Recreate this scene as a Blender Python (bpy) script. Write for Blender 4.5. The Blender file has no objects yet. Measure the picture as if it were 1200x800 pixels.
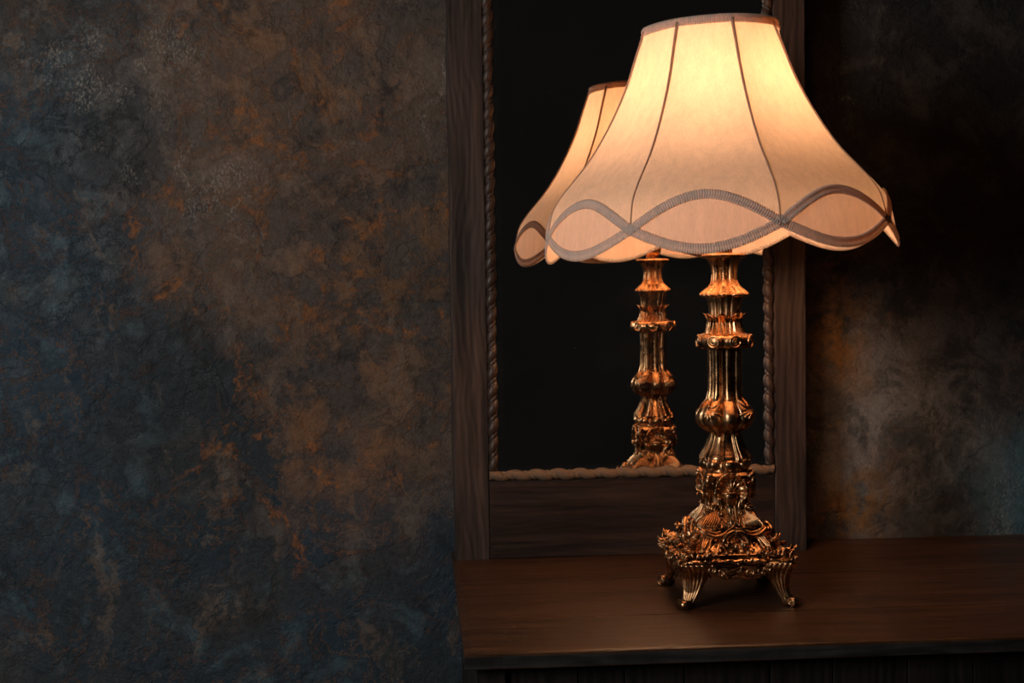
import bpy, math, random
from math import sin, cos, pi, sqrt, exp, atan2, hypot
from mathutils import Vector, Matrix
random.seed(7)
scene = bpy.context.scene
col = scene.collection

Z0 = 0.75                 # height of the sideboard top above the floor
LX, LY = 0.3545, 1.560    # the lamp's axis
FRONT = 1.797             # front plane of the mirror frame
WALL = 1.869              # plaster wall
TF = 1.344                # front edge of the sideboard top
TX = 0.0395               # left end of the sideboard top

# ------------------------------------------------------------------ camera
YAW, PITCH, ROLL = 0.0681, -0.0482, 0.0143
fw = Vector((sin(YAW)*cos(PITCH), cos(YAW)*cos(PITCH), sin(PITCH)))
rt = Vector((cos(YAW), -sin(YAW), 0)); up = rt.cross(fw)
r2 = cos(ROLL)*rt - sin(ROLL)*up; u2 = sin(ROLL)*rt + cos(ROLL)*up
cam = bpy.data.cameras.new('camera'); camo = bpy.data.objects.new('camera', cam); col.objects.link(camo)
CP = Vector((0, 0, Z0 + 0.3776))
M = Matrix((r2, u2, -fw)).transposed().to_4x4(); M.translation = CP
camo.matrix_world = M
FPX = 1592.4
cam.lens = FPX*36/1200; cam.sensor_width = 36
cam.dof.use_dof = True; cam.dof.focus_distance = 1.58; cam.dof.aperture_fstop = 11
scene.camera = camo

def on_plane(px, py, Y):
    """the point of the vertical plane y=Y seen at a spot of the photograph"""
    d = fw + r2*((px-600)/FPX) + u2*((400-py)/FPX)
    return CP + d*(Y/d.y)

# ------------------------------------------------------------------ mesh helpers
class MB:
    def __init__(s): s.v = []; s.f = []
    def grid(s, rows, closed_u=False, closed_v=False):
        """rows: list of lists of points; u runs along a row, v across rows"""
        b = len(s.v); n = len(rows[0]); m = len(rows)
        for r in rows: s.v.extend([tuple(p) for p in r])
        for i in range(m if closed_v else m-1):
            i2 = (i+1) % m
            for j in range(n if closed_u else n-1):
                j2 = (j+1) % n
                s.f.append((b+i*n+j, b+i*n+j2, b+i2*n+j2, b+i2*n+j))
        return b
    def cap(s, idx, flip=False):
        s.f.append(tuple(reversed(idx)) if flip else tuple(idx))
    def loft(s, rows, cap0=True, cap1=True):
        n = len(rows[0]); b = s.grid(rows, closed_u=True)
        if cap0: s.cap([b+j for j in range(n)], True)
        if cap1: s.cap([b+(len(rows)-1)*n+j for j in range(n)])
    def box(s, x0, x1, y0, y1, z0, z1):
        b = len(s.v)
        for z in (z0, z1):
            for x, y in ((x0, y0), (x1, y0), (x1, y1), (x0, y1)): s.v.append((x, y, z))
        for f in ((3,2,1,0),(4,5,6,7),(0,1,5,4),(1,2,6,5),(2,3,7,6),(3,0,4,7)): s.f.append(tuple(b+k for k in f))
    def tube(s, pts, rad, seg=8, cap=True, smooth=6, flat=None):
        pts = [Vector(p) for p in pts]
        if smooth and len(pts) > 2:
            rr = rad if isinstance(rad, (list, tuple)) else [rad]*len(pts)
            P = []; Q = []
            for i in range(len(pts)-1):
                p0 = pts[max(i-1, 0)]; p1 = pts[i]; p2 = pts[i+1]; p3 = pts[min(i+2, len(pts)-1)]
                for k in range(smooth):
                    t = k/smooth
                    P.append(0.5*((2*p1)+(p2-p0)*t+(2*p0-5*p1+4*p2-p3)*t*t+(3*p1-p0-3*p2+p3)*t**3))
                    Q.append(rr[i]+(rr[i+1]-rr[i])*t)
            P.append(pts[-1]); Q.append(rr[-1]); pts, rad = P, Q
        elif not isinstance(rad, (list, tuple)): rad = [rad]*len(pts)
        rows = []; nrm = None
        for i, p in enumerate(pts):
            t = (pts[min(i+1, len(pts)-1)]-pts[max(i-1, 0)])
            t = t.normalized() if t.length > 1e-12 else Vector((0, 0, 1))
            if nrm is None:
                a = Vector((0, 0, 1)) if abs(t.z) < .9 else Vector((1, 0, 0))
                nrm = (a-t*a.dot(t)).normalized()
            else:
                nrm = (nrm-t*nrm.dot(t)); nrm = nrm.normalized() if nrm.length > 1e-9 else Vector((1, 0, 0))
            bn = t.cross(nrm)
            rows.append([p+(nrm*cos(2*pi*k/seg)+bn*sin(2*pi*k/seg))*rad[i] for k in range(seg)])
        s.loft(rows, cap, cap)
    def ball(s, c, rx, ry, rz, n=12, m=8, fn=None, rot=None):
        rows = []
        for i in range(m+1):
            a = -pi/2+pi*i/m; row = []
            for j in range(n):
                b = 2*pi*j/n; k = fn(a, b) if fn else 1
                p = Vector((rx*cos(a)*cos(b)*k, ry*cos(a)*sin(b)*k, rz*sin(a)*k))
                if rot: p = rot @ p
                row.append(Vector(c)+p)
            rows.append(row)
        s.grid(rows, closed_u=True)
    def turned(s, fn):
        s.v = [tuple(fn(Vector(p))) for p in s.v]; return s
    def add(s, o, fn=None):
        b = len(s.v)
        s.v.extend([tuple(fn(Vector(p))) if fn else p for p in o.v])
        s.f.extend([tuple(b+k for k in f) for f in o.f])
    def build(s, name, mat, parent=None, smooth=True, bevel=0):
        me = bpy.data.meshes.new(name); me.from_pydata(s.v, [], s.f); me.validate(); me.update()
        import bmesh
        bm = bmesh.new(); bm.from_mesh(me)
        bmesh.ops.remove_doubles(bm, verts=bm.verts, dist=1e-7)
        bmesh.ops.recalc_face_normals(bm, faces=bm.faces)
        bm.to_mesh(me); bm.free()
        me.materials.append(mat)
        for p in me.polygons: p.use_smooth = smooth
        o = bpy.data.objects.new(name, me); col.objects.link(o)
        if parent: o.parent = parent
        if bevel:
            md = o.modifiers.new('bevel', 'BEVEL'); md.width = bevel; md.segments = 3; md.limit_method = 'ANGLE'
            for p in me.polygons: p.use_smooth = False
        return o

def empty(name, loc, label, cat, group=None):
    o = bpy.data.objects.new(name, None); col.objects.link(o); o.location = loc
    o.empty_display_size = .05
    o['label'] = label; o['category'] = cat
    if group: o['group'] = group
    return o
def lerp_tab(tab, x):
    if x <= tab[0][0]: return tab[0][1]
    for (a, b), (c, d) in zip(tab, tab[1:]):
        if x <= c:
            return b+(d-b)*(x-a)/(c-a)
    return tab[-1][1]
def smooth_tab(tab, x):
    """monotone-ish cubic through a table"""
    n = len(tab)
    if x <= tab[0][0]: return tab[0][1]
    if x >= tab[-1][0]: return tab[-1][1]
    for i in range(n-1):
        if x <= tab[i+1][0]:
            x0, y0 = tab[i]; x1, y1 = tab[i+1]; h = x1-x0
            m = (y1-y0)/h
            ma = (y0-tab[i-1][1])/(x0-tab[i-1][0]) if i else m
            mb = (tab[i+2][1]-y1)/(tab[i+2][0]-x1) if i+2 < n else m
            d0 = 0 if ma*m <= 0 else 2*ma*m/(ma+m); d1 = 0 if mb*m <= 0 else 2*mb*m/(mb+m)
            t = (x-x0)/h
            return (2*t**3-3*t*t+1)*y0+(t**3-2*t*t+t)*h*d0+(-2*t**3+3*t*t)*y1+(t**3-t*t)*h*d1

# ------------------------------------------------------------------ node helpers
class NT:
    def __init__(s, name):
        s.m = bpy.data.materials.new(name); s.m.use_nodes = True
        s.t = s.m.node_tree; s.t.nodes.clear()
        s.out = s.t.nodes.new('ShaderNodeOutputMaterial')
    def n(s, kind, **kw):
        nd = s.t.nodes.new(kind)
        for k, v in kw.items(): setattr(nd, k, v)
        return nd
    def put(s, sock, v):
        if v is None: return
        if isinstance(v, bpy.types.NodeSocket): s.t.links.new(v, sock)
        elif isinstance(v, (tuple, list)) and sock.type == 'RGBA' and len(v) == 3: sock.default_value = (*v, 1)
        else: sock.default_value = v
    def math(s, op, a, b=None, c=None, clamp=False):
        nd = s.n('ShaderNodeMath', operation=op, use_clamp=clamp)
        s.put(nd.inputs[0], a)
        if b is not None: s.put(nd.inputs[1], b)
        if c is not None: s.put(nd.inputs[2], c)
        return nd.outputs[0]
    def ss(s, v, lo, hi, a=0., b=1.):
        nd = s.n('ShaderNodeMapRange', interpolation_type='SMOOTHSTEP')
        s.put(nd.inputs[0], v); nd.inputs[1].default_value = lo; nd.inputs[2].default_value = hi
        nd.inputs[3].default_value = a; nd.inputs[4].default_value = b
        return nd.outputs[0]
    def mix(s, f, a, b, mode='MIX'):
        nd = s.n('ShaderNodeMix', data_type='RGBA', blend_type=mode)
        s.put(nd.inputs[0], f); s.put(nd.inputs[6], a); s.put(nd.inputs[7], b)
        return nd.outputs[2]
    def coord(s): return s.n('ShaderNodeTexCoord').outputs['Object']
    def mapping(s, v, loc=(0,0,0), rot=(0,0,0), sc=(1,1,1)):
        nd = s.n('ShaderNodeMapping'); s.put(nd.inputs[0], v)
        nd.inputs[1].default_value = loc; nd.inputs[2].default_value = rot; nd.inputs[3].default_value = sc
        return nd.outputs[0]
    def noise(s, v, scale, detail=5, rough=.55, dist=0., color=False):
        nd = s.n('ShaderNodeTexNoise'); s.put(nd.inputs['Vector'], v)
        nd.inputs['Scale'].default_value = scale; nd.inputs['Detail'].default_value = detail
        nd.inputs['Roughness'].default_value = rough; nd.inputs['Distortion'].default_value = dist
        return nd.outputs['Color' if color else 'Fac']
    def vadd(s, a, b, op='ADD'):
        nd = s.n('ShaderNodeVectorMath', operation=op); s.put(nd.inputs[0], a); s.put(nd.inputs[1], b); return nd.outputs[0]
    def vscale(s, a, k):
        nd = s.n('ShaderNodeVectorMath', operation='SCALE'); s.put(nd.inputs[0], a); nd.inputs['Scale'].default_value = k; return nd.outputs[0]
    def dist(s, a, b):
        nd = s.n('ShaderNodeVectorMath', operation='DISTANCE'); s.put(nd.inputs[0], a); s.put(nd.inputs[1], b); return nd.outputs['Value']
    def bump(s, h, strength, distance, normal=None):
        nd = s.n('ShaderNodeBump'); nd.inputs['Strength'].default_value = strength
        nd.inputs['Distance'].default_value = distance; s.put(nd.inputs['Height'], h)
        if normal is not None: s.put(nd.inputs['Normal'], normal)
        return nd.outputs[0]
    def pbr(s, color, rough=.5, metal=0., normal=None, spec=None, **kw):
        nd = s.n('ShaderNodeBsdfPrincipled'); s.put(nd.inputs['Base Color'], color)
        s.put(nd.inputs['Roughness'], rough); s.put(nd.inputs['Metallic'], metal)
        if normal is not None: s.put(nd.inputs['Normal'], normal)
        if spec is not None: nd.inputs['Specular IOR Level'].default_value = spec
        for k, v in kw.items(): s.put(nd.inputs[k], v)
        return nd.outputs[0]
    def done(s, sh): s.t.links.new(sh, s.out.inputs[0]); return s.m

def c255(r, g, b, k=1.):
    f = lambda v: ((v/255+.055)/1.055)**2.4 if v > 10 else v/255/12.92
    return (f(r)*k, f(g)*k, f(b)*k)

# ------------------------------------------------------------------ materials
def wall_material():
    t = NT('worn_plaster'); P = t.coord()
    warp = t.vscale(t.vadd(t.noise(P, 7, 6, .6, color=True), (.5,.5,.5), 'SUBTRACT'), .22)
    W1 = t.vadd(P, warp)
    K = 2.2
    def C(r, g, b, k=1.): return c255(r, g, b, K*k)
    def blob(px, py, rad, soft=.6, sx=1., sy=1.):
        c = on_plane(px, py, WALL)
        v = t.mapping(W1, loc=(-c.x*sx, -c.y, -c.z*sy), sc=(sx, 1, sy))
        d = t.dist(v, (0, 0, 0)); r = rad*1.17e-3
        return t.ss(d, r*(1-soft), r*(1+soft), 1, 0)
    n1 = t.noise(P, 3.2, 9, .62, .3); n2 = t.noise(t.vadd(P, (3.1, 0, 7.7)), 6.5, 9, .66, .5)
    n3 = t.noise(t.vadd(P, (9.4, 0, 1.3)), 15, 8, .68, .4); n4 = t.noise(t.vadd(P, (5.3, 0, 2.3)), 34, 6, .7)
    fine = t.noise(P, 260, 3, .7); mid = t.noise(P, 90, 4, .7)
    # ground tones
    c = t.mix(t.ss(n1, .38, .62), C(30, 36, 40), C(45, 42, 40))
    blue = t.math('MAXIMUM', blob(40, 330, 210, .7), t.math('MAXIMUM', blob(330, 700, 210, .7), t.math('MAXIMUM', blob(60, 560, 260, .8), blob(500, 640, 120, .7))))
    c = t.mix(t.math('MULTIPLY', blue, t.ss(n2, .36, .56, .35, 1)), c, C(24, 38, 48))
    c = t.mix(t.math('MULTIPLY', blue, t.ss(n3, .52, .66, 0, .8)), c, C(50, 66, 73))
    c = t.mix(t.math('MULTIPLY', blob(230, 480, 130, .6, 1.6, .7), .6), c, C(22, 28, 31))
    brown = t.math('MAXIMUM', t.math('MAXIMUM', blob(400, 110, 230, .6), blob(300, 250, 130, .6)), blob(470, 480, 110, .8))
    c = t.mix(t.math('MULTIPLY', brown, t.ss(n2, .3, .55, .4, 1)), c, C(66, 54, 47))
    c = t.mix(t.math('MULTIPLY', brown, t.ss(n3, .5, .62, 0, .55)), c, C(90, 76, 67))
    # rust: broad fields and ragged veins
    rust = t.math('MAXIMUM', t.math('MAXIMUM', blob(440, 330, 130, .7), blob(340, 60, 110, .7)), t.math('MAXIMUM', blob(230, 280, 70, .8), blob(380, 520, 110, .8)))
    rr = t.math('MAXIMUM', rust, blob(990, 420, 130, .8, 1.5))
    c = t.mix(t.math('MULTIPLY', rr, t.ss(n3, .46, .62, 0, .75)), c, C(86, 58, 33))
    vein = t.math('ABSOLUTE', t.math('SUBTRACT', n2, .5))
    veins = t.ss(vein, .0, .035, 1, 0)
    c = t.mix(t.math('MULTIPLY', t.math('MULTIPLY', veins, t.ss(rr, 0, .5, .15, .75)), t.ss(n4, .47, .6)), c, C(112, 70, 38))
    vs = t.noise(t.mapping(W1, sc=(1, 1, .28)), 22, 7, .68)
    c = t.mix(t.ss(vs, .54, .66, 0, .45), c, C(86, 74, 64)); c = t.mix(t.ss(vs, .45, .36, 0, .6), c, C(21, 23, 26))
    rim = t.ss(t.math('ABSOLUTE', t.math('SUBTRACT', n3, .5)), .0, .012, 1, 0)
    c = t.mix(t.math('MULTIPLY', rim, t.ss(n2, .42, .6, 0, .45)), c, C(112, 78, 50))
    grey = t.math('MAXIMUM', blob(1070, 480, 110, .8), blob(1020, 560, 80, .8))  # lamp's pool of light on the lower right wall, painted as paler plaster
    c = t.mix(t.math('MULTIPLY', grey, t.ss(n3, .40, .58, .25, .95)), c, C(104, 106, 106)); c = t.mix(t.math('MULTIPLY', blob(1185, 570, 60, .9), .7), c, C(70, 104, 118))
    c = t.mix(t.math('MULTIPLY', t.math('MAXIMUM', blob(990, 390, 45, .8), blob(1000, 590, 50, .8)), t.ss(n4, .36, .56)), c, C(108, 80, 48))
    # dark scabs
    c = t.mix(t.math('MULTIPLY', t.ss(n3, .36, .30), .6), c, C(20, 22, 25))
    c = t.mix(t.math('MULTIPLY', t.ss(n2, .41, .33), t.ss(n4, .35, .6, 0, .6)), c, C(22, 21, 22))
    # right hand wall: shade painted in as darker colour, fading out lower down
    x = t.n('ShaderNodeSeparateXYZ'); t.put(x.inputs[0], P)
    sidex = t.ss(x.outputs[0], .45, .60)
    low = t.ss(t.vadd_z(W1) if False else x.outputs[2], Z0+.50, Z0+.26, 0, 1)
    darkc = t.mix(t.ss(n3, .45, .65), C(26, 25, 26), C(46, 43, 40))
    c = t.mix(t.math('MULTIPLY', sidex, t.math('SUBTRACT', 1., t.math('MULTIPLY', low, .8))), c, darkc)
    # pale scuffs
    sc = None
    for (px, py, r, sx, sy) in ((42, 88, 22, 1, .8), (205, 48, 24, .7, 1), (95, 55, 26, 1, 1), (95, 112, 18, .6, 1.2), (168, 85, 12, 1, 1), (139, 120, 9, 2, .5), (182, 112, 10, 1.5, .7),
                     (224, 175, 16, 2, .6), (272, 170, 10, 1, 1), (166, 168, 8, 1, 1), (106, 192, 7, 1, 1), (150, 205, 16, 1.4, .7), (296, 285, 22, 3.2, .6), (288, 215, 14, 2, .7), (270, 200, 30, 1, 1),
                     (240, 230, 26, 1, 1), (505, 100, 20, 6, .4), (1165, 590, 30, 1.5, .7), (442, 775, 8, 1, 1), (474, 722, 7, 2, 1), (980, 130, 14, 1, 1)):
        b = blob(px, py, r, .7, sx, sy); sc = b if sc is None else t.math('MAXIMUM', sc, b)
    sp = t.math('MULTIPLY', sc, t.ss(t.noise(t.mapping(P, sc=(1, 1, .6)), 330, 6, .85), .50, .60))
    c = t.mix(t.math('MULTIPLY', sp, .5), c, C(135, 128, 120))
    c = t.mix(t.ss(t.noise(P, 340, 2, .6), .70, .76, 0, .35), c, C(110, 105, 98))
    # grain
    c = t.mix(.8, c, t.mix(fine, (.35, .35, .35), (1.65, 1.65, 1.65)), 'MULTIPLY')
    c = t.mix(.8, c, t.mix(mid, (.40, .40, .40), (1.60, 1.60, 1.60)), 'MULTIPLY')
    # relief: trowel ridges, pits, grain
    led = t.ss(n2, .47, .53); led2 = t.ss(n3, .48, .52)
    vor = t.n('ShaderNodeTexVoronoi', feature='DISTANCE_TO_EDGE'); t.put(vor.inputs['Vector'], W1); vor.inputs['Scale'].default_value = 5
    crack = t.ss(vor.outputs['Distance'], 0, .012)
    h = t.math('ADD', t.math('MULTIPLY', led, .5), t.math('MULTIPLY', led2, .25))
    h = t.math('ADD', h, t.math('MULTIPLY', n4, .9)); h = t.math('ADD', h, t.math('MULTIPLY', mid, .5))
    h = t.math('ADD', h, t.math('MULTIPLY', fine, .25)); h = t.math('ADD', h, t.math('MULTIPLY', crack, .25))
    nb = t.bump(h, .7, .003)
    return t.done(t.pbr(c, t.ss(n4, .3, .7, .5, .8), 0, nb, .35))
NT.vadd_z = lambda s, v: v

def wood(name, dark, light, axis='x', rough=(.3, .5), scale=1., dust=.0, spec=.4, bumps=.5, wave=3., ww=.12):
    t = NT(name); P = t.coord()
    st = {'x': (.06, 1, 1), 'z': (1, 1, .06)}[axis]
    S = t.mapping(P, sc=tuple(a*scale for a in st))
    g1 = t.noise(S, 40, 8, .65, .6); g2 = t.noise(S, 150, 5, .7)
    wv = t.n('ShaderNodeTexWave', wave_type='BANDS', bands_direction=('Z' if axis == 'x' else 'X'))
    t.put(wv.inputs[0], t.vadd(t.mapping(P, sc=st), t.vscale(t.noise(t.mapping(P, sc=tuple(.3 if a < 1 else a for a in st)), 9, 3, .5, color=True), .10)))
    wv.inputs['Scale'].default_value = 26*scale; wv.inputs['Distortion'].default_value = wave; wv.inputs['Detail'].default_value = 3
    g = t.math('ADD', t.math('MULTIPLY', g1, 1-ww), t.math('MULTIPLY', wv.outputs['Fac'], ww))
    c = t.mix(t.ss(g, .3, .72), dark, light)
    c = t.mix(.9, c, t.mix(g2, (.4, .4, .4), (1.6, 1.6, 1.6)), 'MULTIPLY')
    big = t.noise(P, 8, 4, .6)
    c = t.mix(.5, c, t.mix(big, (.55, .55, .55), (1.45, 1.45, 1.45)), 'MULTIPLY')
    if dust:
        d = t.math('MULTIPLY', t.ss(t.noise(P, 420, 3, .7), .66, .74), t.ss(t.noise(P, 22, 3, .6), .5, .68))
        c = t.mix(t.math('MULTIPLY', d, dust), c, c255(170, 120, 75))
    h = t.math('ADD', t.math('MULTIPLY', g, .6), t.math('MULTIPLY', g2, .4))
    return t.done(t.pbr(c, t.ss(g2, .3, .7, *rough), 0, t.bump(h, bumps, .0012), spec))

def bronze():
    t = NT('antique_bronze'); P = t.coord()
    a = t.noise(P, 45, 5, .6, .3); b = t.noise(P, 320, 3, .7)
    c = t.mix(t.ss(a, .35, .65), (.46, .245, .115), (.80, .47, .235))
    c = t.mix(t.ss(t.noise(t.vadd(P, (4, 2, 1)), 28, 4, .6), .50, .64, 0, .7), c, (.19, .12, .075))
    h = t.math('ADD', t.math('MULTIPLY', a, .5), t.math('MULTIPLY', b, .5))
    return t.done(t.pbr(c, t.ss(a, .3, .7, .20, .36), 1., t.bump(h, .35, .0006), None))

def fabric(name, trans, diff, weave=True, f=.28):
    t = NT(name); P = t.coord()
    S = t.mapping(P, sc=(1, 1, .05)); fib = t.noise(S, 700, 3, .6); sl = t.noise(t.mapping(P, sc=(1, 1, .12)), 120, 4, .6)
    k = t.math('ADD', t.math('MULTIPLY', fib, .35), t.math('MULTIPLY', sl, .35))
    tint = t.ss(k, .2, .5, .86, 1.06)
    ct = t.mix(1., trans, t.comb(tint), 'MULTIPLY'); cd = t.mix(1., diff, t.comb(tint), 'MULTIPLY')
    nb = t.bump(k, .25, .0006)
    tr = t.n('ShaderNodeBsdfTranslucent'); t.put(tr.inputs[0], ct); t.put(tr.inputs['Normal'], nb)
    df = t.n('ShaderNodeBsdfDiffuse'); t.put(df.inputs[0], cd); t.put(df.inputs['Normal'], nb)
    mx = t.n('ShaderNodeMixShader'); mx.inputs[0].default_value = f
    t.t.links.new(df.outputs[0], mx.inputs[1]); t.t.links.new(tr.outputs[0], mx.inputs[2])
    return t.done(mx.outputs[0])
def comb(s, v):
    nd = s.n('ShaderNodeCombineXYZ')
    for i in range(3): s.put(nd.inputs[i], v)
    return nd.outputs[0]
NT.comb = comb

def plain(name, color, rough=.6, metal=0., bumpscale=0, bstr=.3, var=.25):
    t = NT(name); P = t.coord(); nz = t.noise(P, bumpscale or 60, 4, .65)
    c = t.mix(var*2, color, t.mix(nz, (.5,)*3, (1.5,)*3), 'MULTIPLY')
    return t.done(t.pbr(c, rough, metal, t.bump(nz, bstr, .0008)))

def mirror_glass():
    t = NT('mirror_glass'); P = t.coord()
    gl = t.n('ShaderNodeBsdfGlossy'); gl.inputs['Color'].default_value = (.80, .78, .74, 1); gl.inputs['Roughness'].default_value = .012
    df = t.n('ShaderNodeBsdfDiffuse'); t.put(df.inputs[0], c255(120, 125, 135))
    vor = t.n('ShaderNodeTexVoronoi'); t.put(vor.inputs['Vector'], P); vor.inputs['Scale'].default_value = 42; vor.inputs['Randomness'].default_value = 1
    dots = t.ss(vor.outputs['Distance'], .028, .045, 1, 0)
    r = t.n('ShaderNodeSeparateXYZ'); t.put(r.inputs[0], vor.outputs['Color'])
    dots = t.math('MULTIPLY', dots, t.ss(r.outputs[0], .62, .7))
    film = t.math('MULTIPLY', t.ss(t.noise(P, 9, 6, .7), .1, .9), .02)
    x = t.n('ShaderNodeSeparateXYZ'); t.put(x.inputs[0], P)
    edge = t.math('MAXIMUM', t.ss(x.outputs[0], -.190, -.165, .06, 0), t.ss(x.outputs[2], .104, .128, .10, 0))
    edge = t.math('MULTIPLY', edge, t.ss(t.noise(P, 60, 5, .7), .35, .6))
    f = t.math('ADD', t.math('ADD', t.math('MULTIPLY', dots, .25), film), edge, clamp=True)
    mx = t.n('ShaderNodeMixShader'); t.put(mx.inputs[0], f)
    t.t.links.new(gl.outputs[0], mx.inputs[1]); t.t.links.new(df.outputs[0], mx.inputs[2])
    return t.done(mx.outputs[0])

def emitter(name, color, strength):
    t = NT(name); e = t.n('ShaderNodeEmission'); e.inputs[0].default_value = (*color, 1); e.inputs[1].default_value = strength
    return t.done(e.outputs[0])

BULB = 40.0
M_wall = wall_material()
M_frame = wood('dark_frame_wood', c255(36, 29, 27, 1.0), c255(82, 68, 62, 1.0), 'z', (.45, .7), spec=.3, dust=.15, bumps=1., wave=6, ww=.10, scale=1.4)
M_rail = wood('dark_rail_wood', c255(36, 28, 25, .9), c255(70, 52, 44, .9), 'x', (.45, .7), spec=.3, dust=.35, bumps=.8, ww=.05, scale=1.4)
M_top = wood('sideboard_wood', c255(44, 28, 19, 1.05), c255(82, 56, 36, 1.05), 'x', (.28, .46), spec=.45, dust=.8, bumps=.6, ww=.04, scale=1.5)
M_edge = wood('sideboard_edge_wood', c255(30, 28, 28, 1.2), c255(60, 56, 54, 1.2), 'x', (.5, .7), spec=.3, bumps=.9)
M_body = wood('sideboard_body_wood', c255(22, 18, 17), c255(44, 36, 33), 'z', (.5, .7), spec=.3)
M_rope = plain('turned_moulding_wood', c255(66, 50, 42), .45, 0, 160, .5)
M_rope_lit = plain('lamplit_moulding_wood', c255(118, 94, 72), .75, 0, 260, .8)  # paler copy of the moulding wood: lamp light from above put into the colour
M_bronze = bronze()
M_fab = fabric('cream_shade_fabric', (.98, .75, .54), (.96, .76, .60))
M_almond = fabric('peach_band_fabric', (.98, .72, .56), (.96, .72, .58))
M_braid = fabric('taupe_braid', (.92, .72, .58), (.95, .83, .73), f=.36)
M_seam = fabric('seam_piping', (.72, .52, .36), (.72, .56, .44), f=.45)
M_brass = plain('aged_brass', (.55, .38, .16), .35, 1., 90, .2)
M_bulb = emitter('bulb_glow', (1., .575, .325), BULB)
M_mirror = mirror_glass()
M_black = plain('black_cord_rubber', (.02, .018, .016), .5)
M_floor = wood('floor_boards', c255(36, 26, 20), c255(60, 44, 34), 'x', (.4, .6))

# ------------------------------------------------------------------ setting
b = MB(); b.box(-1.8, 2.2, WALL, WALL+.12, 0, 2.7)
o = b.build('wall_back', M_wall, smooth=False); o['kind'] = 'structure'
b = MB(); b.box(-1.8, 2.2, -1.5, WALL, -.05, 0)
o = b.build('floor', M_floor, smooth=False); o['kind'] = 'structure'

# ------------------------------------------------------------------ sideboard
side = empty('sideboard', (0, 0, 0), 'dark brown wooden sideboard with a planked top, under the mirror and the lamp', 'sideboard')
XR = 1.25; TH = .0165
def top_mesh():
    b = MB()
    y_seams = [TF, 1.478, 1.662, WALL-.004]
    y0 = TF
    prof = []
    # cross-section in (y, z): worn rounded nose, two board joints
    prof = [(TF+.0006, -TH), (TF, -TH+.001), (TF, -.0035), (TF+.0008, -.0014), (TF+.0026, -.0003), (TF+.005, 0)]
    for s_ in y_seams[1:-1]:
        prof += [(s_-.0010, 0), (s_-.0008, -.004), (s_+.0008, -.004), (s_+.0010, 0)]
    prof += [(y_seams[-1], 0), (y_seams[-1], -TH)]
    N = 160; rows = []
    for i in range(N+1):
        x = TX+(XR-TX)*i/N
        e = .0003*sin(x*31)+.00025*sin(x*83+1)+.0002*sin(x*190)
        j = .0008*sin(x*23+2)+.0006*sin(x*61)
        row = []
        for (y, z) in prof:
            yy = y+(e if y < TF+.004 else (j if y < WALL-.01 else 0))
            zz = z
            if i in (0, N) and z > -.002: zz = z-.0015
            row.append((x, yy, Z0+zz))
        rows.append(row)
    b.loft(rows)
    return b
tp = top_mesh().build('tabletop', M_top, side, smooth=False)
tp.data.materials.append(M_edge)
for p in tp.data.polygons:
    if abs(p.normal.z) < .35 and p.center.y < TF+.004: p.material_index = 1
    if abs(p.normal.x) > .9: p.material_index = 1
# body: boarded front with rails, corner posts, side panel
BX0, BX1, BY0, BY1 = TX+.012, XR-.012, TF+.018, WALL-.003
b = MB(); b.box(BX0, BX0+.03, BY0, BY0+.03, 0, Z0-TH); b.build('corner_post', M_body, side, False, .001)
b = MB(); b.box(BX1-.03, BX1, BY0, BY0+.03, 0, Z0-TH); b.build('corner_post', M_body, side, False, .001)
b = MB(); b.box(BX0, BX0+.018, BY0+.03, BY1, .06, Z0-TH); b.build('side_panel', M_body, side, False)
b = MB(); b.box(BX1-.018, BX1, BY0+.03, BY1, .06, Z0-TH); b.build('side_panel', M_body, side, False)
b = MB(); xs = BX0+.03; k = 0
ws = [.075, .048, .062, .09, .066, .08, .07, .085, .06, .09, .07, .08, .09, .07, .08, .09]
while xs < BX1-.035:
    w = min(ws[k % len(ws)], BX1-.03-xs); b.box(xs+.0006, xs+w-.0006, BY0+.006+.001*(k % 2), BY0+.022, .06, Z0-TH-.0005); xs += w; k += 1
b.build('boarded_front', M_body, side, False, .0008)

# ------------------------------------------------------------------ mirror
XL, XRt = .0427, .5197
HT = 1.05                   # frame height
mir = empty('wall_mirror', (XL+(XRt-XL)/2, (FRONT+WALL)/2, Z0), 'tall mirror in a dark wooden frame with twisted inner moulding, standing on the sideboard', 'mirror')
off = Vector((-(XL+(XRt-XL)/2), -(FRONT+WALL)/2, -Z0))
def mb_off(b): return b.turned(lambda p: p+off)
def keep_world(o):
    return o
SW = .0465; RW = .0435; ZR = .1045
def build_m(b, name, mat, smooth=False, bevel=0): return mb_off(b).build(name, mat, mir, smooth, bevel)
def stile(x0, x1):
    # gently uneven old board
    rows = []; N = 60; d = .06
    for i in range(N+1):
        z = HT*i/N; e = .0006*sin(z*27+x0*9)+.0004*sin(z*71)
        y = FRONT+.0003*sin(z*40)
        rows.append([(x0+.002+e, y, Z0+z), (x1-.001, y, Z0+z), (x1, y+.001, Z0+z), (x1, y+d, Z0+z), (x0+e, y+d, Z0+z), (x0+e, y+.002, Z0+z)])
    b = MB(); b.loft(rows); return b
build_m(stile(XL, XL+SW), 'stile', M_frame); build_m(stile(XRt-RW, XRt), 'stile', M_frame)
b = MB(); b.box(XL+SW+.0004, XRt-RW-.0004, FRONT+.0006, FRONT+.06, Z0, Z0+ZR); build_m(b, 'rail', M_rail, False, .0012)
b = MB(); b.box(XL+SW+.0004, XRt-RW-.0004, FRONT+.0006, FRONT+.06, Z0+HT-.06, Z0+HT); build_m(b, 'rail', M_rail, False, .0012)
GY = FRONT+.0045
b = MB(); b.box(XL+SW-.004, XRt-RW+.004, GY, GY+.005, Z0+ZR-.004, Z0+HT-.055); build_m(b, 'mirror_glass', M_mirror)
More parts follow.
